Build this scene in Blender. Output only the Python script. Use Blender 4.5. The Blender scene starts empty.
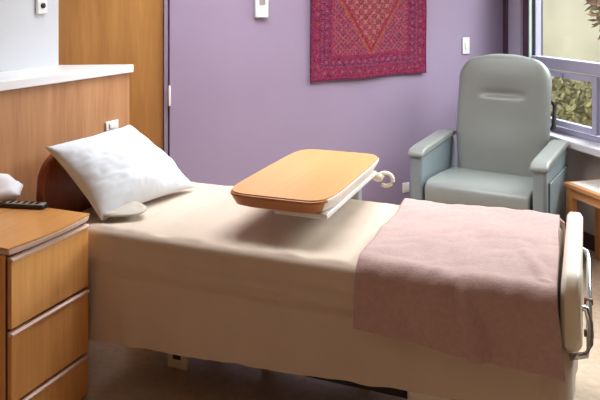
import bpy, bmesh, math, random
from mathutils import Vector, Matrix, noise
random.seed(7)
C = bpy.context.scene.collection
sc = bpy.context.scene
R = math.radians
H = 1.63          # eye height
BT = 0.68         # top of the made bed
RB = R(-22.2)     # direction of the bed, night stand, chair

# ------------------------------------------------------------------ materials
def new_mat(name):
    m = bpy.data.materials.new(name); m.use_nodes = True
    nt = m.node_tree; b = nt.nodes['Principled BSDF']
    return m, nt, b
def lin(c):
    return tuple(((x/255)/12.92 if x/255 <= 0.04045 else ((x/255+0.055)/1.055)**2.4) for x in c) + (1,)
def plain(name, col, rough=.5, metal=0, var=.06, scale=8, bump=0, bscale=60, spec=.5, sheen=0):
    m, nt, b = new_mat(name); N = nt.nodes; L = nt.links
    tc = N.new('ShaderNodeTexCoord'); no = N.new('ShaderNodeTexNoise')
    no.inputs['Scale'].default_value = scale; no.inputs['Detail'].default_value = 4
    L.new(tc.outputs['Object'], no.inputs['Vector'])
    cr = N.new('ShaderNodeValToRGB'); c = lin(col)
    cr.color_ramp.elements[0].position = .3; cr.color_ramp.elements[1].position = .7
    cr.color_ramp.elements[0].color = tuple(x*(1-var) for x in c[:3])+(1,)
    cr.color_ramp.elements[1].color = tuple(min(1, x*(1+var)) for x in c[:3])+(1,)
    L.new(no.outputs['Fac'], cr.inputs['Fac']); L.new(cr.outputs['Color'], b.inputs['Base Color'])
    b.inputs['Roughness'].default_value = rough; b.inputs['Metallic'].default_value = metal
    b.inputs['Specular IOR Level'].default_value = spec
    if sheen: b.inputs['Sheen Weight'].default_value = sheen
    if bump:
        n2 = N.new('ShaderNodeTexNoise'); n2.inputs['Scale'].default_value = bscale; n2.inputs['Detail'].default_value = 3
        L.new(tc.outputs['Object'], n2.inputs['Vector'])
        bp = N.new('ShaderNodeBump'); bp.inputs['Strength'].default_value = bump; bp.inputs['Distance'].default_value = .01
        L.new(n2.outputs['Fac'], bp.inputs['Height']); L.new(bp.outputs['Normal'], b.inputs['Normal'])
    return m
def wood(name, dark, light, grain='Z', rough=.4, scale=1.0, spec=.5):
    m, nt, b = new_mat(name); N = nt.nodes; L = nt.links
    tc = N.new('ShaderNodeTexCoord'); mp = N.new('ShaderNodeMapping')
    L.new(tc.outputs['Object'], mp.inputs['Vector'])
    s = {'X': (.6, 9, 9), 'Y': (9, .6, 9), 'Z': (9, 9, .6)}[grain]
    mp.inputs['Scale'].default_value = tuple(x*scale for x in s)
    n1 = N.new('ShaderNodeTexNoise'); n1.inputs['Scale'].default_value = 1.2; n1.inputs['Detail'].default_value = 3; n1.inputs['Distortion'].default_value = .6
    L.new(mp.outputs['Vector'], n1.inputs['Vector'])
    n2 = N.new('ShaderNodeTexNoise'); n2.inputs['Scale'].default_value = 9; n2.inputs['Detail'].default_value = 5
    L.new(mp.outputs['Vector'], n2.inputs['Vector'])
    mx = N.new('ShaderNodeMix'); mx.inputs['Factor'].default_value = .4
    L.new(n1.outputs['Fac'], mx.inputs['A']); L.new(n2.outputs['Fac'], mx.inputs['B'])
    cr = N.new('ShaderNodeValToRGB')
    cr.color_ramp.elements[0].position = .33; cr.color_ramp.elements[1].position = .66
    cr.color_ramp.elements[0].color = lin(dark); cr.color_ramp.elements[1].color = lin(light)
    L.new(mx.outputs['Result'], cr.inputs['Fac']); L.new(cr.outputs['Color'], b.inputs['Base Color'])
    b.inputs['Roughness'].default_value = rough; b.inputs['Specular IOR Level'].default_value = spec
    return m
M = {}
M['wall_purple'] = plain('purple_paint', (158,140,164), .75, var=.04, scale=1.5, bump=.03, bscale=200, spec=.2)
M['wall_white'] = plain('white_paint', (208,210,214), .7, var=.02, scale=2, spec=.2)
M['wall_lilac'] = plain('pale_lilac_paint', (196,190,212), .7, var=.02, spec=.2)
M['wall_grey'] = plain('warm_grey_paint', (186,172,160), .75, var=.04, scale=3, spec=.2)
M['wall_beige'] = plain('beige_paint', (206,184,158), .8, var=.02)
M['plum'] = plain('plum_trim_and_shade', (92,66,88), .6, var=.05)
M['ledge'] = plain('white_laminate', (238,238,240), .3, var=.01)
M['panel_wood'] = wood('oak_panel', (172,118,76), (201,148,104), 'Z', .45)
M['door_wood'] = wood('oak_veneer_door', (178,122,64), (206,150,88), 'Z', .4, .8)
M['stand_wood'] = wood('beech_veneer', (216,148,80), (240,182,114), 'Z', .35, .7)
M['stand_top'] = wood('beech_laminate', (196,134,72), (218,160,98), 'Y', .28, .7)
M['edge'] = wood('pinkish_beech_lipping', (220,186,168), (238,210,196), 'Y', .35)
M['groove'] = plain('dark_groove', (84,40,18), .8)
M['table_wood'] = wood('honey_laminate', (206,150,96), (218,164,110), 'Y', .3, .6)
M['table_bevel'] = wood('caramel_edge', (176,108,46), (196,126,60), 'X', .3, .6)
M['side_wood'] = wood('light_beech', (198,136,84), (222,166,112), 'X', .3)
M['head_wood'] = wood('cherry_board', (120,56,28), (152,80,44), 'Z', .35, .7)
M['pale_edge'] = plain('pale_edge_band', (240,230,220), .4, var=.03)
M['cream'] = plain('cream_plastic', (236,228,210), .4, var=.03, scale=3)
M['white_pl'] = plain('white_plastic', (236,236,234), .35, var=.02)
M['grey_metal'] = plain('grey_painted_steel', (176,178,182), .35, .3)
M['dark_metal'] = plain('dark_painted_steel', (46,44,48), .5, .2)
M['chrome'] = plain('chrome', (205,210,218), .15, 1.0, var=.02)
M['rubber'] = plain('black_rubber', (28,28,30), .6)
M['black'] = plain('black_plastic', (34,32,34), .4)
M['silver'] = plain('silver_plastic', (176,166,156), .35, .2)
M['vinyl'] = plain('grey_green_vinyl', (138,141,136), .36, var=.04, scale=5, bump=.05, bscale=120, spec=.45)
M['vinyl_side'] = plain('blue_grey_vinyl', (130,142,146), .36, var=.04, scale=5, bump=.05, bscale=120, spec=.45)
M['seam'] = plain('dark_piping', (70,82,88), .6)
M['sheet'] = plain('sand_cotton', (208,190,172), .85, var=.03, scale=5, bump=.06, bscale=40, spec=.15, sheen=.1)
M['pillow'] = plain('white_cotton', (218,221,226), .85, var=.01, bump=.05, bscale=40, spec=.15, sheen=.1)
M['flap'] = plain('shaded_cotton', (186,178,166), .85, var=.04, spec=.1)  # pillowcase cotton greyed, the flap's shade put into its colour
M['mattress'] = plain('blue_mattress', (90,96,120), .7)
M['blanket'] = plain('mauve_fleece', (188,158,152), .95, var=.07, scale=60, bump=.22, bscale=150, spec=.05, sheen=.35)
M['hem'] = plain('mauve_hem', (206,170,166), .9, var=.05, spec=.05, sheen=.3)
M['frame'] = plain('lavender_grey_frame', (176,174,196), .4, var=.02)
M['frame_green'] = plain('pale_green_gasket', (178,196,184), .5, var=.02)
M['sill'] = plain('white_sill', (224,220,224), .35, var=.02)
M['base'] = plain('brown_baseboard', (78,48,38), .5)
M['tissue'] = plain('white_tissue', (245,246,250), .9, var=.01)
M['ceil'] = plain('ceiling_tile', (225,222,218), .9, var=.02)
M['leaf'] = plain('olive_leaf', (140,132,84), .7, var=.5, scale=9)
M['leaf2'] = plain('red_leaf', (128,92,70), .7, var=.4, scale=9)
M['bark'] = plain('grey_bark', (120,108,92), .9, var=.3)
M['stucco'] = plain('pale_stucco', (226,218,196), .9, var=.10, scale=1.2, spec=.1)  # pale beige stucco, softly mottled
M['lawn'] = plain('dry_grass', (150,144,90), .95, var=.25, scale=3, spec=.1)

def floor_mat():
    m, nt, b = new_mat('vinyl_floor'); N = nt.nodes; L = nt.links
    tc = N.new('ShaderNodeTexCoord'); no = N.new('ShaderNodeTexNoise')
    no.inputs['Scale'].default_value = 30; no.inputs['Detail'].default_value = 6
    L.new(tc.outputs['Object'], no.inputs['Vector'])
    cr = N.new('ShaderNodeValToRGB')
    cr.color_ramp.elements[0].position = .35; cr.color_ramp.elements[1].position = .65
    cr.color_ramp.elements[0].color = lin((196,172,146)); cr.color_ramp.elements[1].color = lin((208,186,162))
    L.new(no.outputs['Fac'], cr.inputs['Fac']); L.new(cr.outputs['Color'], b.inputs['Base Color'])
    b.inputs['Roughness'].default_value = .22
    return m
M['floor'] = floor_mat()

def glass_mat():
    m, nt, b = new_mat('window_glass'); N = nt.nodes; L = nt.links
    out = N['Material Output']
    tr = N.new('ShaderNodeBsdfTransparent'); tr.inputs['Color'].default_value = (.93,.95,.94,1)
    gl = N.new('ShaderNodeBsdfGlossy'); gl.inputs['Roughness'].default_value = .02
    mx = N.new('ShaderNodeMixShader')
    mx.inputs['Fac'].default_value = .05; L.new(tr.outputs['BSDF'], mx.inputs[1]); L.new(gl.outputs['BSDF'], mx.inputs[2])
    L.new(mx.outputs['Shader'], out.inputs['Surface'])
    return m
M['glass'] = glass_mat()

def rug_mat():
    m, nt, b = new_mat('woven_rug'); N = nt.nodes; L = nt.links
    at = N.new('ShaderNodeVertexColor'); at.layer_name = 'weave'
    tc = N.new('ShaderNodeTexCoord'); no = N.new('ShaderNodeTexNoise'); no.inputs['Scale'].default_value = 180
    L.new(tc.outputs['Object'], no.inputs['Vector'])
    mx = N.new('ShaderNodeMix'); mx.data_type = 'RGBA'; mx.blend_type = 'OVERLAY'; mx.inputs['Factor'].default_value = .15
    L.new(at.outputs['Color'], mx.inputs['A']); L.new(no.outputs['Color'], mx.inputs['B'])
    L.new(mx.outputs['Result'], b.inputs['Base Color'])
    b.inputs['Roughness'].default_value = .95; b.inputs['Specular IOR Level'].default_value = .1
    bp = N.new('ShaderNodeBump'); bp.inputs['Strength'].default_value = .4; bp.inputs['Distance'].default_value = .004
    L.new(no.outputs['Fac'], bp.inputs['Height']); L.new(bp.outputs['Normal'], b.inputs['Normal'])
    return m
M['rug'] = rug_mat()

# ------------------------------------------------------------------ mesh helpers
def obj(name, bm, mat, parent=None, smooth=False, bevel=0, seg=2, sub=0, loc=None, rot=None):
    me = bpy.data.meshes.new(name)
    bmesh.ops.recalc_face_normals(bm, faces=bm.faces)
    bm.to_mesh(me); bm.free()
    for mm in (mat if isinstance(mat, list) else [mat]): me.materials.append(mm)
    o = bpy.data.objects.new(name, me); C.objects.link(o)
    if parent: o.parent = parent
    if loc is not None: o.location = loc
    if rot is not None: o.rotation_euler = rot
    if bevel:
        b = o.modifiers.new('bevel', 'BEVEL'); b.width = bevel; b.segments = seg; b.limit_method = 'ANGLE'; b.angle_limit = R(35)
        smooth = True
    if sub:
        s = o.modifiers.new('sub', 'SUBSURF'); s.levels = sub; s.render_levels = sub
    if smooth:
        for p in me.polygons: p.use_smooth = True
        if bevel and hasattr(me, 'set_sharp_from_angle') and not sub:
            me.set_sharp_from_angle(angle=R(50))
    return o
def thing(name, label, cat, loc=(0,0,0), rz=0, group=None):
    o = bpy.data.objects.new(name, None); C.objects.link(o)
    o.empty_display_size = .1
    o.location = loc; o.rotation_euler = (0,0,rz); o['label'] = label; o['category'] = cat
    if group: o['group'] = group
    return o
def tag(o, label, cat, group=None):
    o['label'] = label; o['category'] = cat
    if group: o['group'] = group
    return o
def struct(o): o['kind'] = 'structure'; return o
def box(bm, x0, x1, y0, y1, z0, z1, mat=0):
    vs = [bm.verts.new(p) for p in ((x0,y0,z0),(x1,y0,z0),(x1,y1,z0),(x0,y1,z0),(x0,y0,z1),(x1,y0,z1),(x1,y1,z1),(x0,y1,z1))]
    for f in ((0,3,2,1),(4,5,6,7),(0,1,5,4),(1,2,6,5),(2,3,7,6),(3,0,4,7)):
        bm.faces.new([vs[i] for i in f]).material_index = mat
    return bm
def Box(*a): return box(bmesh.new(), *a)
def prism(bm, pts, z0, z1, inset_bottom=0):
    n = len(pts)
    cx = sum(p[0] for p in pts)/n; cy = sum(p[1] for p in pts)/n
    def ins(p):
        d = math.hypot(p[0]-cx, p[1]-cy); k = max(0, (d-inset_bottom)/d); return (cx+(p[0]-cx)*k, cy+(p[1]-cy)*k)
    lo = [bm.verts.new((*ins(p), z0)) for p in pts]; hi = [bm.verts.new((*p, z1)) for p in pts]
    bm.faces.new(lo[::-1]); bm.faces.new(hi)
    for i in range(n): bm.faces.new((lo[i], lo[(i+1)%n], hi[(i+1)%n], hi[i]))
    return bm
def tube(bm, pts, r, n=10, cap=True):
    pts = [Vector(p) for p in pts]; rings = []
    for i, p in enumerate(pts):
        t = (pts[min(i+1, len(pts)-1)] - pts[max(i-1, 0)]).normalized()
        up = Vector((0,0,1)) if abs(t.z) < .9 else Vector((1,0,0))
        a = t.cross(up).normalized(); b = t.cross(a)
        rr = r[i] if isinstance(r, (list, tuple)) else r
        rings.append([bm.verts.new(p + a*math.cos(k*2*math.pi/n)*rr + b*math.sin(k*2*math.pi/n)*rr) for k in range(n)])
    for i in range(len(rings)-1):
        for k in range(n): bm.faces.new((rings[i][k], rings[i][(k+1)%n], rings[i+1][(k+1)%n], rings[i+1][k]))
    if cap: bm.faces.new(rings[0][::-1]); bm.faces.new(rings[-1])
    return bm
def rrect(x0, x1, y0, y1, r, n=6):
    out = []
    for cx, cy, a0 in ((x1-r, y1-r, 0), (x0+r, y1-r, 90), (x0+r, y0+r, 180), (x1-r, y0+r, 270)):
        for k in range(n+1):
            a = R(a0 + 90*k/n); out.append((cx+r*math.cos(a), cy+r*math.sin(a)))
    return out
def extr(bm, pts2, axis, a0, a1):
    """extrude a 2d outline along an axis ('x': pts are (y,z); 'y': pts are (x,z))"""
    def P(p, a): return (a, p[0], p[1]) if axis == 'x' else (p[0], a, p[1])
    lo = [bm.verts.new(P(p, a0)) for p in pts2]; hi = [bm.verts.new(P(p, a1)) for p in pts2]
    bm.faces.new(lo[::-1]); bm.faces.new(hi); n = len(pts2)
    for i in range(n): bm.faces.new((lo[i], lo[(i+1)%n], hi[(i+1)%n], hi[i]))
    return bm
def cushion(nx, ny, sx, sy, t, pw=3.0, shape=None):
    """closed pillow shaped slab in xy, centre at 0, thickness +-t"""
    bm = bmesh.new(); top = {}; bot = {}
    for i in range(nx+1):
        for j in range(ny+1):
            u = -1+2*i/nx; v = -1+2*j/ny
            x, y = u*sx/2, v*sy/2
            if shape: x, y = shape(u, v)
            h = t*(max(0,1-abs(u)**pw))**.5*(max(0,1-abs(v)**pw))**.5
            top[i,j] = bm.verts.new((x,y,h))
            bot[i,j] = top[i,j] if i in (0,nx) or j in (0,ny) else bm.verts.new((x,y,-h))
    for i in range(nx):
        for j in range(ny):
            bm.faces.new((top[i,j],top[i+1,j],top[i+1,j+1],top[i,j+1]))
            bm.faces.new((bot[i,j],bot[i,j+1],bot[i+1,j+1],bot[i+1,j]))
    return bm

# ------------------------------------------------------------------ setting
# floor
bm = bmesh.new(); v = [bm.verts.new(p) for p in ((-4,-2.2,0),(4.02,-2.2,0),(4.02,-2.13,0),(1.66,5.52,0),(1.55,5.56,0),(-.82,4.4,0),(-4,4.4,0))]; bm.faces.new(v)
fl = struct(obj('floor', bm, M['floor']))
# purple wall: from P0 to P1
P0 = Vector((-.80, 4.30, 0)); P1 = Vector((1.61, 5.5, 0))
PA = math.atan2(P1.y-P0.y, P1.x-P0.x); PL = (P1-P0).length
CH = 2.7
w = struct(obj('wall_back', Box(0, PL, 0, .12, 0, CH), M['wall_purple'], loc=P0, rot=(0,0,PA)))
struct(obj('baseboard_back', Box(0.02, PL, -.012, 0, 0, .1), M['base'], loc=P0, rot=(0,0,PA)))
def pwall(px):      # distance along the purple wall seen at column px
    s = (px-300)/700; d = Vector((math.cos(PA), math.sin(PA)))
    return (s*P0.y-P0.x)/(d.x-s*d.y)
# window wall: from P1 towards the viewer on the right; local x along it, local y outwards
WA = math.atan2(-.954, .30); WL = 8.0
def wobj(name, bm, mat, **k):
    return struct(obj(name, bm, mat, loc=P1, rot=(0,0,WA), **k))
W0, W1 = .292, 2.8       # window opening
wz0, wz1 = .70, 2.45
bm = Box(0, WL, 0, .12, 0, wz0-.04); wobj('wall_right', bm, M['wall_grey'])
bm = Box(0, W0-.09, 0, .14, wz0-.04, CH); wobj('trim_1', bm, M['wall_lilac'])
bm = Box(W1+.01, WL, 0, .12, wz0-.04, CH); box(bm, W0-.09, W1+.01, 0, .12, wz1, CH); wobj('wall_right_upper', bm, M['wall_white'])
bm = Box(W0-.085, W0-.006, .02, .14, wz0-.04, wz1); wobj('trim_2', bm, M['plum'])
bm = Box(-.002, .045, -.02, 0, .68, CH); wobj('trim_corner_shade', bm, M['plum'])  # dark strip painting the shade of the corner recess
bm = Box(0, WL, -.012, 0, 0, .1); wobj('baseboard_right', bm, M['base'])
bm = Box(W0-.09, W1+.02, -.11, .13, wz0-.05, wz0); wobj('trim_sill', bm, M['sill'], bevel=.008)
# window frame and panes
win = thing('window_1', 'x', 'window', P1, WA); del win['label']; del win['category']; win['kind'] = 'structure'
tz0, tz1 = 1.135, 1.215    # transom
bm = bmesh.new()
box(bm, W0, W0+.045, .03, .11, wz0, tz1); box(bm, W0, W0+.012, .06, .11, tz1, wz1); box(bm, W1-.05, W1, .03, .11, wz0, wz1)
box(bm, W0+.045, W1-.05, .03, .11, wz0, wz0+.035); box(bm, W0+.012, W1-.05, .03, .11, wz1-.05, wz1)
box(bm, W0+.045, W1-.05, .03, .11, tz0, tz1)
mx = 1.03
box(bm, mx-.02, mx+.045, .03, .11, wz0+.035, tz0)
box(bm, 1.9, 1.965, .03, .11, wz0+.035, tz0)
obj('window_frame', bm, M['frame'], win, bevel=.005)
bm = bmesh.new(); box(bm, W0-.004, W0+.008, .01, .029, wz0+.01, wz1); obj('gasket', bm, M['frame_green'], win)
obj('pane', Box(W0+.013, W1-.051, .07, .076, tz1+.001, wz1-.051), M['glass'], win)
for a, b_, nm in ((W0+.055, mx-.028, 1), (mx+.053, 1.892, 2), (1.973, W1-.058, 3)):
    bm = bmesh.new(); z0, z1 = wz0+.045, tz0-.006; f = .042
    box(bm, a, a+f, .015, .06, z0, z1); box(bm, b_-f, b_, .015, .06, z0, z1)
    box(bm, a+f, b_-f, .015, .06, z0, z0+f); box(bm, a+f, b_-f, .015, .06, z1-f, z1)
    s = obj('sash', bm, M['frame'], win, bevel=.005)
    obj('pane', Box(a+f, b_-f, .035, .04, z0+f, z1-f), M['glass'], s)
    bm = Box((a+b_)/2-.012, (a+b_)/2+.012, 0, .014, z1-.03, z1-.008); obj('latch', bm, M['chrome'], s)

# oak door between the headwall and the purple wall
D0 = Vector((-1.50, 4.19, 0)); D1 = P0 + Vector((-.012, 0, 0))
DA = math.atan2(D1.y-D0.y, D1.x-D0.x); DL = (D1-D0).length
d = struct(thing('door_1', 'x', 'x', D0, DA)); del d['label']; del d['category']
obj('door_leaf', Box(-.5, DL-.028, .03, .07, .01, 2.4), M['door_wood'], d)
obj('door_frame', Box(DL-.022, DL+.0, .0, .10, 0, CH), M['wall_purple'], d)
s_ = obj('seam', Box(DL-.028, DL-.022, .045, .07, 0, 2.4), M['groove'], d)
bm = tube(bmesh.new(), [(DL+.010,-.001,.985),(DL+.010,-.02,.985),(DL+.010,-.02,1.1),(DL+.010,-.001,1.1)], .007, 8)
obj('door_handle', bm, M['pale_edge'], d, smooth=True)
obj('door_header', Box(-.5, DL-.022, .02, .10, 2.4, CH), M['wall_white'], d)

# headwall: lower oak clad service wall with white ledge, white wall above set back
E = Vector((-.96, 3.94, 0)); hd = Vector((math.sin(R(25.5)), math.cos(R(25.5)), 0)); HA = math.atan2(-hd.x, hd.y)
# local frame: +y along hd, +x towards the bed
def hobj(name, bm, mat, **k): return obj(name, bm, mat, loc=E, rot=(0,0,HA), **k)
def ex_local(w):   # world xy -> headwall local
    return Matrix.Rotation(-HA, 3, 'Z') @ (w-E)
Wc = ex_local(Vector((-1.335, 3.87, 0)))
LZ = 1.268
pts = [(0,-6.9),(0,0),(Wc.x, Wc.y+.02),(Wc.x-.12, Wc.y+.02),(Wc.x-.12,-6.9)]
struct(hobj('wall_left', prism(bmesh.new(), pts, 0, LZ-.045), M['panel_wood']))
pts = [(.022,-6.9),(.022,.012),(Wc.x-.02, Wc.y+.035),(Wc.x-.02,-6.9)]
struct(hobj('trim_ledge', prism(bmesh.new(), pts, LZ-.045, LZ), M['ledge'], bevel=.004))
pts = [(Wc.x,-6.9),(Wc.x,Wc.y),(Wc.x-.12,Wc.y),(Wc.x-.12,-6.9)]
struct(hobj('wall_left_upper', prism(bmesh.new(), pts, LZ, CH), M['wall_white']))
struct(hobj('baseboard_left', Box(0, .012, -6.9, 0, 0, .1), M['base']))
# ceiling
bm = bmesh.new(); v = [bm.verts.new(p) for p in ((-4,-2.2,CH),(4.02,-2.2,CH),(4.02,-2.13,CH),(1.66,5.52,CH),(1.55,5.56,CH),(-.82,4.4,CH),(-4,4.4,CH))][::-1]; bm.faces.new(v)
struct(obj('ceiling', bm, M['ceil']))

struct(obj('wall_front', Box(-4.1,4.2,-2.3,-2.18,0,CH), M['wall_beige']))
# ------------------------------------------------------------------ wall fittings
def hpt(px, z=0):      # y of a column px on the headwall face (x=0)
    s = (px-300)/700; return (s*E.y-E.x)/(hd.x-s*hd.y)
y = hpt(111)
t = thing('wall_socket', 'small white call socket on the oak headwall just above the pillow', 'socket', E+hd*y, HA)
obj('plate', Box(.001, .012, -.05, .05, .925, .975), M['white_pl'], t, bevel=.004)
obj('plug', Box(.012, .02, -.03, .02, .935, .965), M['white_pl'], t, bevel=.005)
# nurse call on the white wall
Wp = E + Matrix.Rotation(HA,3,'Z') @ Vector((Wc.x,0,0))
s = (40-300)/700; yy = (s*Wp.y-Wp.x)/(hd.x-s*hd.y)
t = thing('nurse_call_unit', 'narrow white wall unit with a dark round button on the white wall', 'call button', Wp+hd*yy, HA)
obj('housing', Box(.001, .02, -.035, .035, 1.555, 1.80), M['white_pl'], t, bevel=.006)
bm = bmesh.new(); tube(bm, [(.02,0,1.60),(.028,0,1.60)], .014, 16); obj('button', bm, M['black'], t, smooth=True)
pd = Vector((math.cos(PA), math.sin(PA), 0))
# thermostat
x = pwall(260.5)
t = thing('thermostat', 'tall white thermostat on the purple wall left of the rug', 'thermostat', P0+pd*x, PA)
obj('housing', Box(-.045, .045, -.03, -.001, 1.515, 1.66), M['white_pl'], t, bevel=.006)
obj('dial', Box(-.02, .02, -.034, -.03, 1.60, 1.64), M['silver'], t)
# light switch
x = pwall(465.5)
t = thing('light_switch', 'small white switch plate on the purple wall between rug and chair', 'switch', P0+pd*x, PA)
obj('plate', Box(-.033, .033, -.009, -.001, 1.22, 1.345), M['white_pl'], t, bevel=.003)
obj('rocker', Box(-.012, .012, -.014, -.009, 1.255, 1.31), M['white_pl'], t, bevel=.002)
# low socket
x = pwall(405.5)
t = thing('power_outlet', 'white outlet low on the purple wall just left of the chair', 'socket', P0+pd*x, PA)
obj('plate', Box(-.03, .03, -.008, -.001, .235, .305), M['white_pl'], t, bevel=.003)
obj('face', Box(-.018, .018, -.012, -.008, .25, .29), M['cream'], t, bevel=.002)

# hanging rug -------------------------------------------------------
def rug():
    xa, xb = pwall(309.5), pwall(424.5); Wd = xb-xa; Hh = 1.32; z0 = 1.085
    nx, nz = 150, 220
    bm = bmesh.new(); cl = bm.loops.layers.float_color.new('weave')
    V = {}
    rnd = random.Random(3)
    for i in range(nx+1):
        for j in range(nz+1):
            u, v_ = i/nx, j/nz
            sag = .004*math.sin(u*9+1)*(1-v_) + .003*math.sin(v_*14)
            x = -Wd/2 + u*Wd + .008*(1-v_)*0 ; z = v_*Hh + (u-.5)*.028*(1-v_) + .003*math.sin(u*11)*(1-v_)
            V[i,j] = bm.verts.new((x, -.018+sag, z))
    pal = dict(mag=(176,32,86), deep=(118,24,62), teal=(92,84,100), gold=(206,128,56), red=(190,42,52), pink=(214,104,140), cream=(222,184,160), navy=(62,40,74), green=(94,104,84), edge=(92,34,66))
    pal = {k: lin([a*.6+b*.4 for a, b in zip(c, (140,62,96))]) for k, c in pal.items()}
    def pat(i, j):
        x = i/nx*Wd; z = j/nz*Hh
        e = min(x, Wd-x, z, Hh-z)      # distance to the edge
        cx = abs(x-Wd/2)
        n = noise.noise(Vector((x*45, z*45, 0)))
        q = (int(x*130) + int(z*130)) % 2
        if e < .010: return 'edge'
        if e < .022: return 'mag'
        if e < .085:
            a = (z if min(x, Wd-x) <= min(z, Hh-z) else x); k = (a % .07)/.07; b_ = (e-.022)/.063
            dd = abs(k-.5)+abs(b_-.5)
            if dd < .16: return 'gold' if int(a/.07) % 2 else 'pink'
            if dd < .30: return 'red'
            if dd < .42: return 'teal'
            return 'mag' if n > -.15 else 'deep'
        if e < .097: return 'navy' if q else 'pink'
        if e < .150:
            a = (z if min(x, Wd-x) <= min(z, Hh-z) else x); k = (a % .05)/.05; b_ = (e-.097)/.053
            dd = math.hypot(k-.5, b_-.5)
            if dd < .2: return 'pink'
            if dd < .36: return 'mag'
            return 'teal' if n > -.1 else 'deep'
        if e < .168: return 'mag' if (int((x+z)*90) % 3) else 'red'
        if e < .176: return 'pink' if q else 'mag'
        # field: stepped diamond medallion coming to a point near the bottom
        m_ = cx/(Wd/2-.176) + abs(z-Hh/2)/(Hh/2-.195)
        m_ = math.floor(m_*26)/26
        cell = (abs(((x*14+z*14) % 1)-.5), abs(((x*14-z*14) % 1)-.5))
        if m_ > 1.10:
            if max(cell) > .44: return 'gold'
            if min(cell) < .12: return 'pink'
            return 'teal' if n > 0 else 'mag'
        if m_ > 1.02: return 'gold'
        if m_ > .95: return 'red'
        if max(cell) > .43: return 'gold'
        if max(cell) > .36: return 'red'
        if min(cell) < .10: return 'cream'
        if min(cell) < .2: return 'pink'
        return 'red' if n > -.2 else 'green'
    for i in range(nx):
        for j in range(nz):
            f = bm.faces.new((V[i,j],V[i+1,j],V[i+1,j+1],V[i,j+1]))
            c = pal[pat(i+.5, j+.5)]; k = .62+.76*rnd.random(); c2 = pal[rnd.choice(('teal','pink','mag','gold','deep','navy'))]; c = [a*.72+b*.28 for a, b in zip(c, c2)]
            k *= .66; c = (c[0]*k, c[1]*k, c[2]*k, 1)
            for l in f.loops: l[cl] = c
    o = obj('hanging_rug', bm, M['rug'], loc=P0+pd*(xa+Wd/2)+Vector((0,0,z0)), rot=(0,0,PA))
    so = o.modifiers.new('s', 'SOLIDIFY'); so.thickness = .008; so.offset = 0
    tag(o, 'patterned magenta and red woven rug hanging on the purple wall', 'rug')
rug()

# ------------------------------------------------------------------ bed
L, Wb = 2.035, .825
NL = Vector((-1.07, 3.0, 0))
bed = thing('hospital_bed', 'hospital bed with cherry headboard and cream footboard, dressed in sand coloured cover', 'bed', NL, RB)
obj('mattress', Box(.03, L-.03, .03, Wb-.03, .52, BT-.012), M['mattress'], bed, bevel=.03)
# frame
bm = bmesh.new()
box(bm, .0, L, .08, .13, .40, .46); box(bm, .0, L, Wb-.13, Wb-.08, .40, .46)
for x in (.05, .7, 1.35, L-.1): box(bm, x, x+.05, .13, Wb-.13, .40, .45)
box(bm, .04, L-.04, .06, Wb-.06, .46, .518)
obj('frame', bm, M['dark_metal'], bed)
bm = bmesh.new()
box(bm, .30, L-.30, .20, .25, .14, .20); box(bm, .30, L-.30, Wb-.25, Wb-.20, .14, .20)
box(bm, .30, .36, .25, Wb-.25, .14, .20); box(bm, L-.36, L-.30, .25, Wb-.25, .14, .20)
obj('base_frame', bm, M['dark_metal'], bed)
for x in (.45, L-.55):
    for yy in (.22, Wb-.26): obj('lift_arm', tube(bmesh.new(), [(x,yy+.02,.18),(x+.22,yy+.02,.42)], .02, 8), M['dark_metal'], bed, smooth=True)
for x in (.47, L-.42):
    for yy in (.30, Wb-.20):
        cs = obj('caster_cover', Box(x-.050, x+.050, yy-.045, yy-.030, .018, .085), M['cream'], bed, bevel=.007)
        obj('caster_stem', Box(x-.02, x+.02, yy-.03, yy+.03, .09, .14), M['dark_metal'], cs)
        obj('notch', Box(x-.020, x+.020, yy-.0465, yy-.0445, .060, .078), M['dark_metal'], cs)
        bm = bmesh.new(); tube(bm, [(x,yy-.02,.046),(x,yy+.02,.046)], .045, 20); obj('wheel', bm, M['cream'], cs, smooth=False, bevel=.008)
        bm = bmesh.new(); tube(bm, [(x,yy-.024,.046),(x,yy+.024,.046)], .02, 12); obj('hub', bm, M['rubber'], cs)
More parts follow.
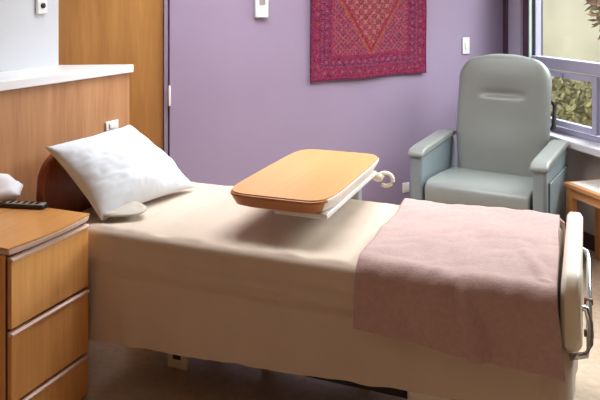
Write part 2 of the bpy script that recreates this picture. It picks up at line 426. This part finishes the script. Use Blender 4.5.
# cover of the bed (sheet draped to near floor)
def cover_bottom(s):     # height of the hem along the near side
    return .205 + .105*(s/L)**1.2
def drape(x0, x1, y0, y1, top, zb, r=.035, n_drop=40, fold=.012, seed=0, wr=.008, closed=True, off=0):
    bm = bmesh.new(); per = []
    nX, nY = 150, 64
    for i in range(nX): per.append((x0+(x1-x0)*i/nX, y0, 0, -1))
    for i in range(nY): per.append((x1, y0+(y1-y0)*i/nY, 1, 0))
    for i in range(nX): per.append((x1-(x1-x0)*i/nX, y1, 0, 1))
    for i in range(nY): per.append((x0, y1-(y1-y0)*i/nY, -1, 0))
    n = len(per); W_ = y1-y0
    cr = .06
    def rounded(x, y):
        # round plan corners
        nx_ = 0; ny_ = 0; px, py = x, y
        cx = min(max(x, x0+cr), x1-cr); cy = min(max(y, y0+cr), y1-cr)
        d = Vector((x-cx, y-cy))
        if d.length > 1e-6:
            if abs(d.x) > 1e-6 and abs(d.y) > 1e-6:
                d = d.normalized()*cr; 
            nn = d.normalized(); return cx+d.x, cy+d.y, nn.x, nn.y
        return x, y, 0, 0
    rings = []
    insets = [W_/2*k for k in (.98,.85,.7,.56,.43,.31,.21,.13,.07)]
    Rp = [rounded(p[0], p[1]) for p in per]
    for ins in insets:
        ring = []
        for (x, y, a, b_) in Rp:
            xx = min(max(x, x0+ins), x1-ins); yy = min(max(y, y0+ins), y1-ins)
            z = top + wr*noise.noise(Vector((xx*5+seed, yy*6, 1.3))) + wr*.6*noise.noise(Vector((xx*14, yy*3+seed, 4)))
            ring.append(bm.verts.new((xx, yy, z)))
        rings.append(ring)
    for k in range(1, 6):    # rounded shoulder
        a = R(90*k/5); ring = []
        for (x, y, a_, b_) in Rp:
            ii = r*(1-math.sin(a)); ring.append(bm.verts.new((x-a_*ii, y-b_*ii, top - r*(1-math.cos(a)))))
        rings.append(ring)
    for k in range(1, n_drop+1):
        f = k/n_drop; ring = []
        for q, (x, y, a, b_) in enumerate(Rp):
            zz = zb(x, y); z = top-r + (zz-top+r)*f
            arc = q/n*11
            am = fold*f*(1 if f > .15 else .3)
            dsp = am*(noise.noise(Vector((x*5, y*5, seed))) + .8*noise.noise(Vector((x*13, y*13, seed+f*.8)))) + .006*noise.noise(Vector((x*8, y*8, z*9+seed)))
            if .14 < BT-z < .175: dsp -= .009
            if .10 < BT-z < .14: dsp += .004
            dsp += .005*noise.noise(Vector((x*3, y*3, z*26+x*7)))*(1 if z > BT-.2 else 0)       # crease along the bottom of the mattress
            dsp += off*f + (.055*min(1, max(0, BT-.10-z)/.12) if a > .5 else 0)
            ring.append(bm.verts.new((x+a*dsp, y+b_*dsp, z)))
        rings.append(ring)
    for i in range(len(rings)-1):
        for k in range(n):
            bm.faces.new((rings[i][k], rings[i][(k+1)%n], rings[i+1][(k+1)%n], rings[i+1][k]))
    bm.faces.new(rings[0])
    bmesh.ops.remove_doubles(bm, verts=bm.verts, dist=.0004)
    return bm
bm = drape(0, L, 0, Wb, BT, lambda x, y: cover_bottom(x) if y < .5 else .24, seed=2.1, fold=.014)
cov = tag(obj('bed_cover', bm, M['sheet'], smooth=True, loc=NL, rot=(0,0,RB)), 'sand coloured cover spread over the bed and hanging down its sides', 'bed cover')

# headboard
hb = [(.02,.28),(.02,.80)]
for k in range(9):
    a = R(180-90*k/8); hb.append((.02+.14+.14*math.cos(a), .82+.14*math.sin(a)))
for k in range(9):
    a = R(90-90*k/8); hb.append((Wb-.04-.14+.14*math.cos(a), .82+.14*math.sin(a)))
hb += [(Wb-.04,.28)]
hb = [(y_-.03, z_) for y_, z_ in hb]
obj('headboard', extr(bmesh.new(), hb, 'x', -.075, -.03), M['head_wood'], bed, bevel=.012, seg=3)
# footboard: cream moulded panel, rounded top corners, slightly bowed
bm = bmesh.new(); rings = []
fy0, fy1 = .01, Wb-.0; zt, zbm = .745, .49; n = 14
prof = rrect(fy0, fy1, zbm, zt, .07, 6)
nseg = [(0.0,.012),(.012,0),(.050,0),(.062,.012)]
for dx, ins in nseg:
    ring = []
    for (a, b_) in prof:
        cy, cz = (fy0+fy1)/2, (zt+zbm)/2
        aa = a - ins*(1 if a > cy else -1); bb = b_ - ins*(1 if b_ > cz else -1)
        bow = .012*(1-((a-cy)/((fy1-fy0)/2))**2)
        ring.append(bm.verts.new((L+.014+dx+bow, aa, bb)))
    rings.append(ring)
for i in range(3):
    for k in range(len(prof)): bm.faces.new((rings[i][k], rings[i][(k+1)%len(prof)], rings[i+1][(k+1)%len(prof)], rings[i+1][k]))
bm.faces.new(rings[0][::-1]); bm.faces.new(rings[-1])
fb = obj('footboard', bm, M['cream'], bed, smooth=False, bevel=.004)
# chrome loop handle on the foot end
x = L+.092
bm = tube(bmesh.new(), [(L+.05,.10,.62),(x,.10,.62),(x+.01,.09,.58),(x+.01,.07,.52),(x-.0,.055,.49),(L+.04,.045,.478)], .011, 10)
obj('chrome_rail', bm, M['chrome'], bed, smooth=True)
bm = tube(bmesh.new(), [(x+.008,.08,.54),(x+.01,.75,.56),(x,.78,.58),(L+.05,.78,.60)], .010, 10)
obj('chrome_rail', bm, M['chrome'], bed, smooth=True)
for yy, zz in ((.34,.55),(.09,.545)):
    bm = tube(bmesh.new(), [(x-.008,yy,zz),(x+.022,yy,zz)], .012, 10); obj('rail_knob', bm, M['head_wood'], bed, smooth=True)
# foot bracket joining board to frame
obj('foot_bracket', Box(L-.03, L+.03, .25, Wb-.25, .37, .47), M['dark_metal'], bed)
obj('head_bracket', Box(-.035, .03, .25, Wb-.25, .37, .47), M['dark_metal'], bed)
# cream lower leg cover at the foot end
obj('foot_pedal_cover', Box(1.54, 1.68, .05, .17, .10, .36), M['cream'], bed, bevel=.015)

# blanket folded over the foot half
def blanket():
    s0, s1 = 1.375, 2.042; nx, ny = 80, 130
    drop = .21; yfar = Wb-.01
    Lp = (yfar) + .0
    bm = bmesh.new(); V = {}
    r = .05; zt = BT+.018
    arc = math.pi/2*r
    # path from far edge (on top) to near edge, down
    total = (yfar-.0-r+.012) + arc + drop
    fard = .16
    total += fard
    def path(d, dk):
        if d < fard-.03: return (Wb+.014, zt-r*.6-(fard-.03-d)), (1, 0)
        if d < fard:
            a = (d-fard+.03)/.03*math.pi/2; return (Wb+.014-.03*(1-math.cos(a)), zt-.03+.03*math.sin(a)), (math.cos(a), math.sin(a))
        d2 = d-fard; flat = (Wb-.016)-(-.016+r)
        if d2 < flat: return (Wb-.016-d2, zt), (0, 1)
        d3 = d2-flat
        if d3 < arc:
            a = d3/r; return (-.016+r-r*math.sin(a), zt-r+r*math.cos(a)), (-math.sin(a), math.cos(a))
        return (-.016, zt-r-(d3-arc)*dk), (-1, 0)
    for i in range(nx+1):
        u = i/nx; dk = .78+.20*u
        for j in range(ny+1):
            d = total*j/ny
            (y, z), (nyv, nz) = path(d, dk)
            s = s0+(s1-s0)*u
            side = max(0, d-(total-drop))/drop
            w = .010*noise.noise(Vector((s*6, d*5, 0))) + .008*noise.noise(Vector((s*16, d*4, 3))) + .006*abs(noise.noise(Vector((s*11+d*5, d*9, 6))))
            w += side*.018*noise.noise(Vector((s*9, d*2, 7))) + side*.012
            # vertical wrinkle pair in the hanging part
            w += .022*math.exp(-((s-1.76-.04*side)/.016)**2)*min(1, side*2.5) - .016*math.exp(-((s-1.80-.05*side)/.02)**2)*min(1, side*2.5)
            w += .008*math.exp(-((s-(1.93-.3*(y-.3)))/.02)**2)*(1 if nz > .9 and .05 < y < .5 else 0)*min(1,(.5-y)*5 if y<.5 else 0)
            xx = s + .010*noise.noise(Vector((d*4, i*.0+u*2, 9))) - .02*(y/Wb if nz > .5 else 0)
            if i > nx-8 and side > 0: xx += .025*side*(i-nx+8)/8
            y2, z2 = y + nyv*w, z + nz*w
            if j == 0 or j == ny: pass
            V[i,j] = bm.verts.new((xx, y2, z2))
    for i in range(nx):
        for j in range(ny): bm.faces.new((V[i,j],V[i+1,j],V[i+1,j+1],V[i,j+1]))
    o = obj('blanket', bm, M['blanket'], smooth=True, loc=NL, rot=(0,0,RB))
    so = o.modifiers.new('s','SOLIDIFY'); so.thickness = .014; so.offset = 1
    tag(o, 'mauve fleece blanket laid across the foot half of the bed', 'blanket')
    # hem band
    bm = bmesh.new()
    pts = [V2 for V2 in []]
    return o
blanket()

# pillow leaning on the headboard -------------------------------------------
def pillow():
    A = Vector((-1.10, 3.02, .995)); B = Vector((-.88, 3.60, .99)); Cc = Vector((-.52, 3.47, .70)); D = Vector((-.84, 2.97, .69))
    cen = (A+B+Cc+D)/4
    nrm = (Cc-A).cross(B-D).normalized()
    if nrm.x < 0: nrm = -nrm
    n1, n2 = 64, 48
    def P(u, v):
        a = (u+1)/2; b_ = (v+1)/2
        p = (A*(1-a)+B*a)*(1-b_) + (D*(1-a)+Cc*a)*b_
        # edges pull in between corners
        pin = .022
        ax = (B-A).normalized(); ay = (D-A).normalized()
        p = p - ax*pin*u*(1-v*v)*0.8 - ay*pin*v*(1-u*u)*.8
        return p
    bm = bmesh.new(); top = {}; bot = {}
    for i in range(n1+1):
        for j in range(n2+1):
            u = -1+2*i/n1; v = -1+2*j/n2; p = P(u, v)
            h = (max(0,1-u**2))**.55*(max(0,1-v**2))**.55
            corner = min(1, (1-abs(u))*3+.0)*min(1,(1-abs(v))*3)
            wr = .012*noise.noise(Vector((u*2, v*2, 2)))+.004*noise.noise(Vector((u*5+v*3, v*4, 5)))+.007*abs(noise.noise(Vector((u*2+v*6, v*3-u*5, 8))))
            rim = 1 if i in (0,n1) or j in (0,n2) else 0
            top[i,j] = bm.verts.new(p + nrm*(h*.125 + wr*(h**.3 if h>0 else 0)))
            bot[i,j] = top[i,j] if rim else bm.verts.new(p - nrm*(h*.045))
    for i in range(n1):
        for j in range(n2):
            bm.faces.new((top[i,j],top[i+1,j],top[i+1,j+1],top[i,j+1]))
            bm.faces.new((bot[i,j],bot[i,j+1],bot[i+1,j+1],bot[i+1,j]))
    for v_ in bm.verts: v_.co -= cen
    t = thing('pillow', 'plump white pillow leaning against the headboard of the bed', 'pillow', cen)
    obj('pillow_body', bm, M['pillow'], t, smooth=True)
    # open end flap of the pillowcase
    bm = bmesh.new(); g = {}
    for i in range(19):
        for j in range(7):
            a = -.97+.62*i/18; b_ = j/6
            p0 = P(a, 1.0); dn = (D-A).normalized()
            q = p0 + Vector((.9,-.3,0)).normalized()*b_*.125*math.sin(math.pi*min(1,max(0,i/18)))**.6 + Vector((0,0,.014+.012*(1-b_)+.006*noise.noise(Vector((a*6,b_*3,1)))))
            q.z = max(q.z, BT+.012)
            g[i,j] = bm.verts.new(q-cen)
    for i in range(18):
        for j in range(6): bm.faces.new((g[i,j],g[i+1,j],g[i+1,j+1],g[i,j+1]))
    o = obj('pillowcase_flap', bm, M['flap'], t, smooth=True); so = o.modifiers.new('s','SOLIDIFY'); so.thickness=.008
pillow()

# ------------------------------------------------------------------ night stand
NR = Vector((-.868, 2.885, 0))        # right front corner (far end of face)
# local: x along face normal (outwards = +x), y along the face (heading 22.2)
NSw, NSd, NSh = .435, .44, .75
ns = thing('nightstand', 'beech bedside cabinet with three drawers beside the bed', 'cabinet', NR, RB)
obj('carcass', Box(-NSd, -.02, -NSw, 0, .0, NSh-.03), M['stand_wood'], ns, bevel=.002)
# top with a bowed front edge
pts = [(-NSd,-NSw-.006),(-.0,-NSw-.006)] + [(.002+.022*math.sin(math.pi*k/12), -NSw-.006+(NSw+.006)*k/12) for k in range(13)] + [(-NSd,0)]
pts = [pts[0]] + pts[2:]
top = obj('top', prism(bmesh.new(), pts, NSh-.006, NSh), M['stand_top'], ns)
obj('top_lipping', prism(bmesh.new(), [(a*1.0, b_) for a, b_ in pts], NSh-.028, NSh-.0062, .008), M['edge'], ns, bevel=.004)
zs = [(.455,.712),(.188,.445),(.012,.178)]
for z0, z1 in zs:
    d_ = obj('drawer', Box(-.02, .0, -NSw+.012, -.006, z0, z1-.018), M['stand_wood'], ns, bevel=.002)
    bm = bmesh.new()
    pr = [(-.02,z1-.0175),(.005,z1-.0165),(.007,z1-.009),(-.004,z1-.004),(-.02,z1-.004)]
    extr(bm, pr, 'y', -NSw+.012, -.006)
    obj('drawer_lip', bm, M['edge'], d_)
obj('drawer_gap', Box(-.022, -.018, -NSw+.004, -.002, .05, NSh-.03), M['groove'], ns)
# remote on the night stand
def at(px, py, z):
    dd = (H-z)*700/py; return Vector(((px-300)/700*dd, dd, z))
a = at(46, 208.5, NSh); b_ = at(-2, 206.0, NSh)
ang = math.atan2(b_.y-a.y, b_.x-a.x)
rm = thing('remote_control', 'black and silver remote control lying on the bedside cabinet', 'remote', (a.x, a.y, NSh), ang)
RL = .21
obj('body', prism(bmesh.new(), rrect(0, RL, -.024, .024, .012), .001, .016), M['black'], rm, bevel=.003)
obj('face_plate', prism(bmesh.new(), rrect(.004, RL-.03, -.020, .020, .01), .0162, .0205), M['silver'], rm, bevel=.002)
for i in range(5):
    for j in range(3):
        obj('button', Box(.03+i*.03, .042+i*.03, -.014+j*.011, -.007+j*.011, .0206, .0235), M['black'], rm)
# tissue tuft
bm = cushion(24, 20, .17, .18, .045, 2.2)
for v_ in bm.verts:
    r_ = v_.co.xy.length; v_.co.z = (v_.co.z+.035)*1.0 + .035*max(0, 1-(r_/.07)**2) + .008*noise.noise(v_.co*30)
    v_.co.z = max(.0, v_.co.z)
p = at(-4, 203, NSh)
tp = thing('tissue_pack', 'white crumpled tissues at the back of the bedside cabinet', 'tissues', (p.x, p.y+.05, NSh), .3)
obj('tissue', bm, M['tissue'], tp, smooth=True)

# ------------------------------------------------------------------ overbed table
TZ = .855
tA = at(231, 186, TZ); tB = at(327, 206, TZ); tC = at(378, 155, TZ)
# local frame: x along short side, y along long side
Tang = math.atan2((tC-tB).y, (tC-tB).x) - math.pi/2
Tw, Tl = .455, .90
ctr = Vector((.052, 3.17, 0))
tb = thing('overbed_table', 'overbed table with honey wood top reaching over the middle of the bed', 'table', (ctr.x, ctr.y, 0), R(-21))
def tt(sx, sy):
    out = []
    # long sides bowed outward, short sides gently bowed, corners rounded
    N = 64
    for k in range(N):
        a = 2*math.pi*k/N; c, s2 = math.cos(a), math.sin(a)
        e = .30
        x = sx/2*math.copysign(abs(c)**e, c); y = sy/2*math.copysign(abs(s2)**e, s2)
        out.append((x, y))
    return out
def ring_solid(levels):
    bm = bmesh.new(); rings = [[bm.verts.new((x, y, z)) for x, y in tt(a, b_)] for a, b_, z in levels]
    for i in range(len(rings)-1):
        for k in range(64): bm.faces.new((rings[i][k], rings[i][(k+1)%64], rings[i+1][(k+1)%64], rings[i+1][k]))
    bm.faces.new(rings[0][::-1]); bm.faces.new(rings[-1]); return bm
obj('tabletop', ring_solid([(Tw-.012,Tl-.012,TZ-.004),(Tw-.012,Tl-.012,TZ)]), M['table_wood'], tb)
# rim: wooden on the ends, pale on the long sides
bm = ring_solid([(Tw-.10,Tl-.08,TZ-.062),(Tw-.04,Tl-.03,TZ-.052),(Tw,Tl,TZ-.014),(Tw,Tl,TZ-.006),(Tw-.008,Tl-.008,TZ-.0045)])
for f in bm.faces:
    c = f.calc_center_median()
    if abs(c.x) > Tw/2-.05 and abs(c.y) < Tl/2-.055 and len(f.verts) == 4: f.material_index = 1
obj('rim', bm, [M['table_bevel'], M['pale_edge']], tb)
# steel tray and arm under the top
bm = bmesh.new(); box(bm, -.02, Tw/2-.02, -Tl/2+.06, Tl/2-.08, TZ-.085, TZ-.063); obj('under_tray', bm, M['white_pl'], tb, bevel=.006)
bm = bmesh.new(); box(bm, .04, .12, -.22, Tl/2-.04, TZ-.115, TZ-.086); obj('arm', bm, M['grey_metal'], tb, bevel=.006)
# column on the far side, base under the bed
obj('column', Box(.04, .12, Tl/2-.10, Tl/2-.04, .09, TZ-.1165), M['grey_metal'], tb, bevel=.006)
bm = bmesh.new(); box(bm, -.20, .30, Tl/2-.095, Tl/2-.045, .045, .09); box(bm, -.20, -.15, -.15, Tl/2-.095, .045, .08); box(bm, .25, .30, -.15, Tl/2-.095, .045, .08)
obj('base', bm, M['grey_metal'], tb, bevel=.006)
for (x_, y_) in ((-.175,-.12),(.275,-.12),(-.175,Tl/2-.07),(.275,Tl/2-.07)):
    bm = tube(bmesh.new(), [(x_-.012,y_,.023),(x_+.012,y_,.023)], .0225, 14); obj('caster', bm, M['rubber'], tb)
# release handle: cream curved lever past the far right corner
hx, hy = Tw/2-.085, Tl/2-.11
bm = tube(bmesh.new(), [(hx-.05,hy-.02,TZ-.075),(hx+.02,hy+.01,TZ-.085),(hx+.06,hy+.03,TZ-.10)], .014, 10)
lv = obj('lever', bm, M['table_bevel'], tb, smooth=True)
loop = []
for k in range(11):
    a = R(150-270*k/10); loop.append((hx+.105+.038*math.cos(a), hy+.04, TZ-.105+.032*math.sin(a)))
bm = tube(bmesh.new(), loop, [.010]*11, 10); bmesh.ops.recalc_face_normals(bm, faces=bm.faces)
obj('grip', bm, M['cream'], lv, smooth=True)
bm = cushion(10, 10, .05, .05, .022, 2.2)
for v_ in bm.verts: v_.co += Vector((hx+.072, hy+.03, TZ-.095))
obj('knob', bm, M['cream'], lv, smooth=True)

# ------------------------------------------------------------------ recliner
CW = .80
ch = thing('recliner_chair', 'grey vinyl high back recliner armchair standing in the corner by the window', 'armchair', (.69, 4.48, 0), R(-31))
ch.scale = (1.08, 1.0, 1.0)
def slab(prof, x0, x1, name, mat, bev=.02, seg=3, parent=ch):
    return obj(name, extr(bmesh.new(), prof, 'x', x0, x1), mat, parent, bevel=bev, seg=seg)
AT = .685
for sx, x0 in ((-1, 0), (1, CW-.095)):
    prof = [(0.02,.12),(.0,.55),(.0,AT-.05),(.02,AT-.035),(.62,AT+.0),(.68,.60),(.66,.12)]
    a_ = slab(prof, x0+.010, x0+.085, 'armrest', M['vinyl_side'], .018)
    prof = [(-.012,AT-.055),(-.014,AT-.030),(.02,AT-.006),(.10,AT+.004),(.56,AT+.03),(.66,AT+.02),(.66,AT-.01),(.03,AT-.05)]
    slab(prof, x0-.002, x0+.097, 'arm_pad', M['vinyl'], .016, parent=a_)
    xs = x0+.006 if sx < 0 else x0+.089
    bm = Box(xs-.002, xs+.002, .06, .60, .20, .56); obj('side_panel_seam', bm, M['seam'], a_)
    obj('side_panel', Box(xs-.006, xs+.006, .064, .596, .204, .556), M['vinyl_side'], a_, bevel=.004)
# seat
prof = [(.005,.36),(.0,.44),(.02,.475),(.07,.49),(.30,.485),(.60,.465),(.60,.34),(.03,.34)]
slab(prof, .100, CW-.100, 'seat', M['vinyl'], .02, 4)
prof = [(.03,.12),(.02,.33),(.06,.335),(.60,.335),(.60,.12)]
slab(prof, .100, CW-.100, 'front_panel', M['vinyl'], .012)
# backrest: tall, rounded shoulders, slightly waisted at the bottom
def backrest():
    nx, nz = 44, 60; HB = .83; bm = bmesh.new(); F = {}; Bk = {}
    def halfw(v):
        w_ = .262 + .032*min(1, v/.35)
        if v > .80:
            q = (v-.80)/.20; w_ -= .14*(1-math.sqrt(max(0,1-q*q)))**1.0 * 1.0
        return w_
    for i in range(nx+1):
        for j in range(nz+1):
            u = -1+2*i/nx; v = j/nz
            hw = halfw(v); x = CW/2 + u*hw
            z = v*HB
            # arch of the top edge
            ztop = HB*1.0 - .022*abs(u)**2.5
            z = v*ztop
            eu = (max(0, 1-abs(u)**6))**.5; ev = (max(0, 1-max(0,(v-.5)*2)**14))**.5
            bulge = .05*eu*ev
            f = bulge + .012*math.exp(-((v-.80)/.10)**2)*(1-u*u) + .018*math.exp(-((v-.25)/.16)**2)*(1-u*u)
            f -= .026*math.exp(-((v-.665)/.028)**2)*max(0,1-(u/.52)**4)
            # side bolsters
            f += .012*max(0, abs(u)-.72)/.28*eu
            F[i,j] = bm.verts.new((x, -f, z))
            rim = i in (0,nx) or j in (0,nz)
            Bk[i,j] = F[i,j] if rim else bm.verts.new((x, .055*eu*ev+.01, z))
    for i in range(nx):
        for j in range(nz):
            bm.faces.new((F[i,j],F[i+1,j],F[i+1,j+1],F[i,j+1])); bm.faces.new((Bk[i,j],Bk[i,j+1],Bk[i+1,j+1],Bk[i+1,j]))
    for v_ in bm.verts:
        y, z = v_.co.y, v_.co.z; a = R(11)
        v_.co.y = .56 + y*math.cos(a) + z*math.sin(a); v_.co.z = .44 + z*math.cos(a) - y*math.sin(a)
    b_ = obj('backrest', bm, M['vinyl'], ch, smooth=True)
    return b_
bk = backrest()
# push handle at the back
bm = tube(bmesh.new(), [(CW/2+.25,.66,.74),(CW/2+.305,.68,.78),(CW/2+.305,.72,.92),(CW/2+.25,.74,.98)], .014, 8)
obj('push_handle', bm, M['black'], bk, smooth=True)
obj('chassis', Box(.06, CW-.06, .06, .62, .07, .12), M['dark_metal'], ch)
for x_ in (.09, CW-.09):
    for y_ in (.09, .58):
        bm = tube(bmesh.new(), [(x_-.014,y_,.035),(x_+.014,y_,.035)], .034, 16); obj('caster', bm, M['rubber'], ch)

# ------------------------------------------------------------------ side table near the window
sp = Vector((1.635, 4.35, 0))
st = thing('side_table', 'light wood side table with a reflection painted on its top under the window', 'table', sp, WA)
SW, SD, SH = .80, .285, .50
obj('tabletop', Box(0, SW, 0, SD, SH-.028, SH), M['side_wood'], st, bevel=.005)
obj('painted_top_reflection', Box(.03, SW-.03, .03, SD-.03, SH+.0005, SH+.003), M['pale_edge'], st)  # pale sheet painting the reflection on the table top
obj('apron', Box(.03, SW-.03, .02, SD-.03, SH-.085, SH-.029), M['side_wood'], st, bevel=.002)
for x_ in (.012, SW-.062):
    for y_ in (.008, SD-.06):
        obj('leg', Box(x_, x_+.05, y_, y_+.05, 0, SH-.029), M['side_wood'], st, bevel=.004)

# ------------------------------------------------------------------ outside
def wo(x, y, z): return Matrix.Rotation(WA,3,'Z') @ Vector((x,y,z)) + P1
o = struct(obj('outside_ground', Box(-14, 9, .3, 9, -.25, -.2), M['lawn'], loc=P1, rot=(0,0,WA)))
t = thing('neighbouring_building', 'pale stucco building wing seen through the window', 'building', wo(-12, 4.6, -.2), WA)
obj('wall', Box(0, 20, 0, .3, 0, 6), M['stucco'], t)
for x_ in (5.2, 7.5, 9.8, 12.1): obj('pilaster', Box(x_, x_+.45, -.10, -.001, 0, 6), M['stucco'], t)
def shrub(x, y, z, w_, h_, n, label, nm, mats, seed):
    rnd = random.Random(seed)
    t = thing(nm, label, 'shrub', wo(x, y, -.2), WA)
    bm = tube(bmesh.new(), [(0,0,0),(.02,.0,z*.5+.1),(.0,.02,z+.2+h_*.5)], [.03,.022,.012], 8); obj('stem', bm, M['bark'], t, smooth=True)
    bm = bmesh.new()
    for k in range(n):
        while True:
            p = Vector((rnd.uniform(-1,1), rnd.uniform(-1,1), rnd.uniform(-1,1)))
            if p.length < 1: break
        c = Vector((p.x*w_/2, p.y*w_/2, z+.2+h_/2+p.z*h_/2)); s_ = rnd.uniform(.03,.07)
        a = Vector((rnd.gauss(0,1), rnd.gauss(0,1), rnd.gauss(0,1))).normalized(); b2 = a.orthogonal().normalized()
        vs = [bm.verts.new(c+q) for q in (-a*s_, b2*s_*.4, a*s_, -b2*s_*.4)]
        f = bm.faces.new(vs); f.material_index = 1 if len(mats) > 1 and rnd.random() < .3 else 0
    obj('foliage', bm, mats, t)
shrub(-2.3, 2.2, 0.0, 1.9, .72, 3600, 'low olive green bush behind the lower window pane', 'garden_bush', [M['leaf']], 1)
shrub(-.62, 1.6, 1.2, .5, 1.1, 800, 'young tree with olive and reddish leaves outside the upper pane', 'garden_tree', [M['leaf'], M['leaf2']], 2)

# ------------------------------------------------------------------ light
def area(name, loc, target, sx, sy, e, col, spread=170):
    l = bpy.data.lights.new(name, 'AREA'); l.shape = 'RECTANGLE'; l.size = sx; l.size_y = sy; l.energy = e; l.color = col
    o = bpy.data.objects.new(name, l); C.objects.link(o); o.location = loc
    dv = Vector(target)-Vector(loc); o.rotation_euler = dv.to_track_quat('-Z','Y').to_euler(); l.spread = R(spread); return o
area('window_daylight', wo(1.2, 1.5, 3.1), wo(1.2, -1.3, .6), 3.0, 2.0, 380, (.90,.95,1))
area('ceiling_light', (.1, 3.6, CH-.03), (.1, 3.6, 0), 1.8, 1.0, 46, (.92,.95,1), 130)
area('warm_overhead_fill', (.3, .6, CH-.03), (.3, .6, 0), 1.6, 1.2, 3, (1,.6,.35))  # dim orange fill, added overhead to tint faces turned to the camera
area('low_warm_fill', (-.4, -.6, .75), (0, 2.6, .4), .6, .4, 3, (1,.5,.24))  # unseen fill light, added to warm the hanging side of the cover
w = bpy.data.worlds.new('world'); sc.world = w; w.use_nodes = True
bg = w.node_tree.nodes['Background']; bg.inputs['Color'].default_value = (.86,.92,1,1); bg.inputs['Strength'].default_value = 1.2
sun = bpy.data.lights.new('sun', 'SUN'); sun.energy = 2.0; sun.angle = R(8); sun.color = (1,.95,.85)
so = bpy.data.objects.new('sun', sun); C.objects.link(so); so.rotation_euler = (R(50), 0, R(-50))

# ------------------------------------------------------------------ camera
cam = bpy.data.cameras.new('camera'); co = bpy.data.objects.new('camera', cam); C.objects.link(co)
co.location = (0,0,H); co.rotation_euler = (R(90),0,0)
cam.sensor_width = 36; cam.lens = 36*700/600; cam.shift_y = -200/600
cam.clip_start = .05
sc.camera = co
sc.view_settings.view_transform = 'Standard'
sc.view_settings.look = 'None'
sc.cycles.use_denoising = True
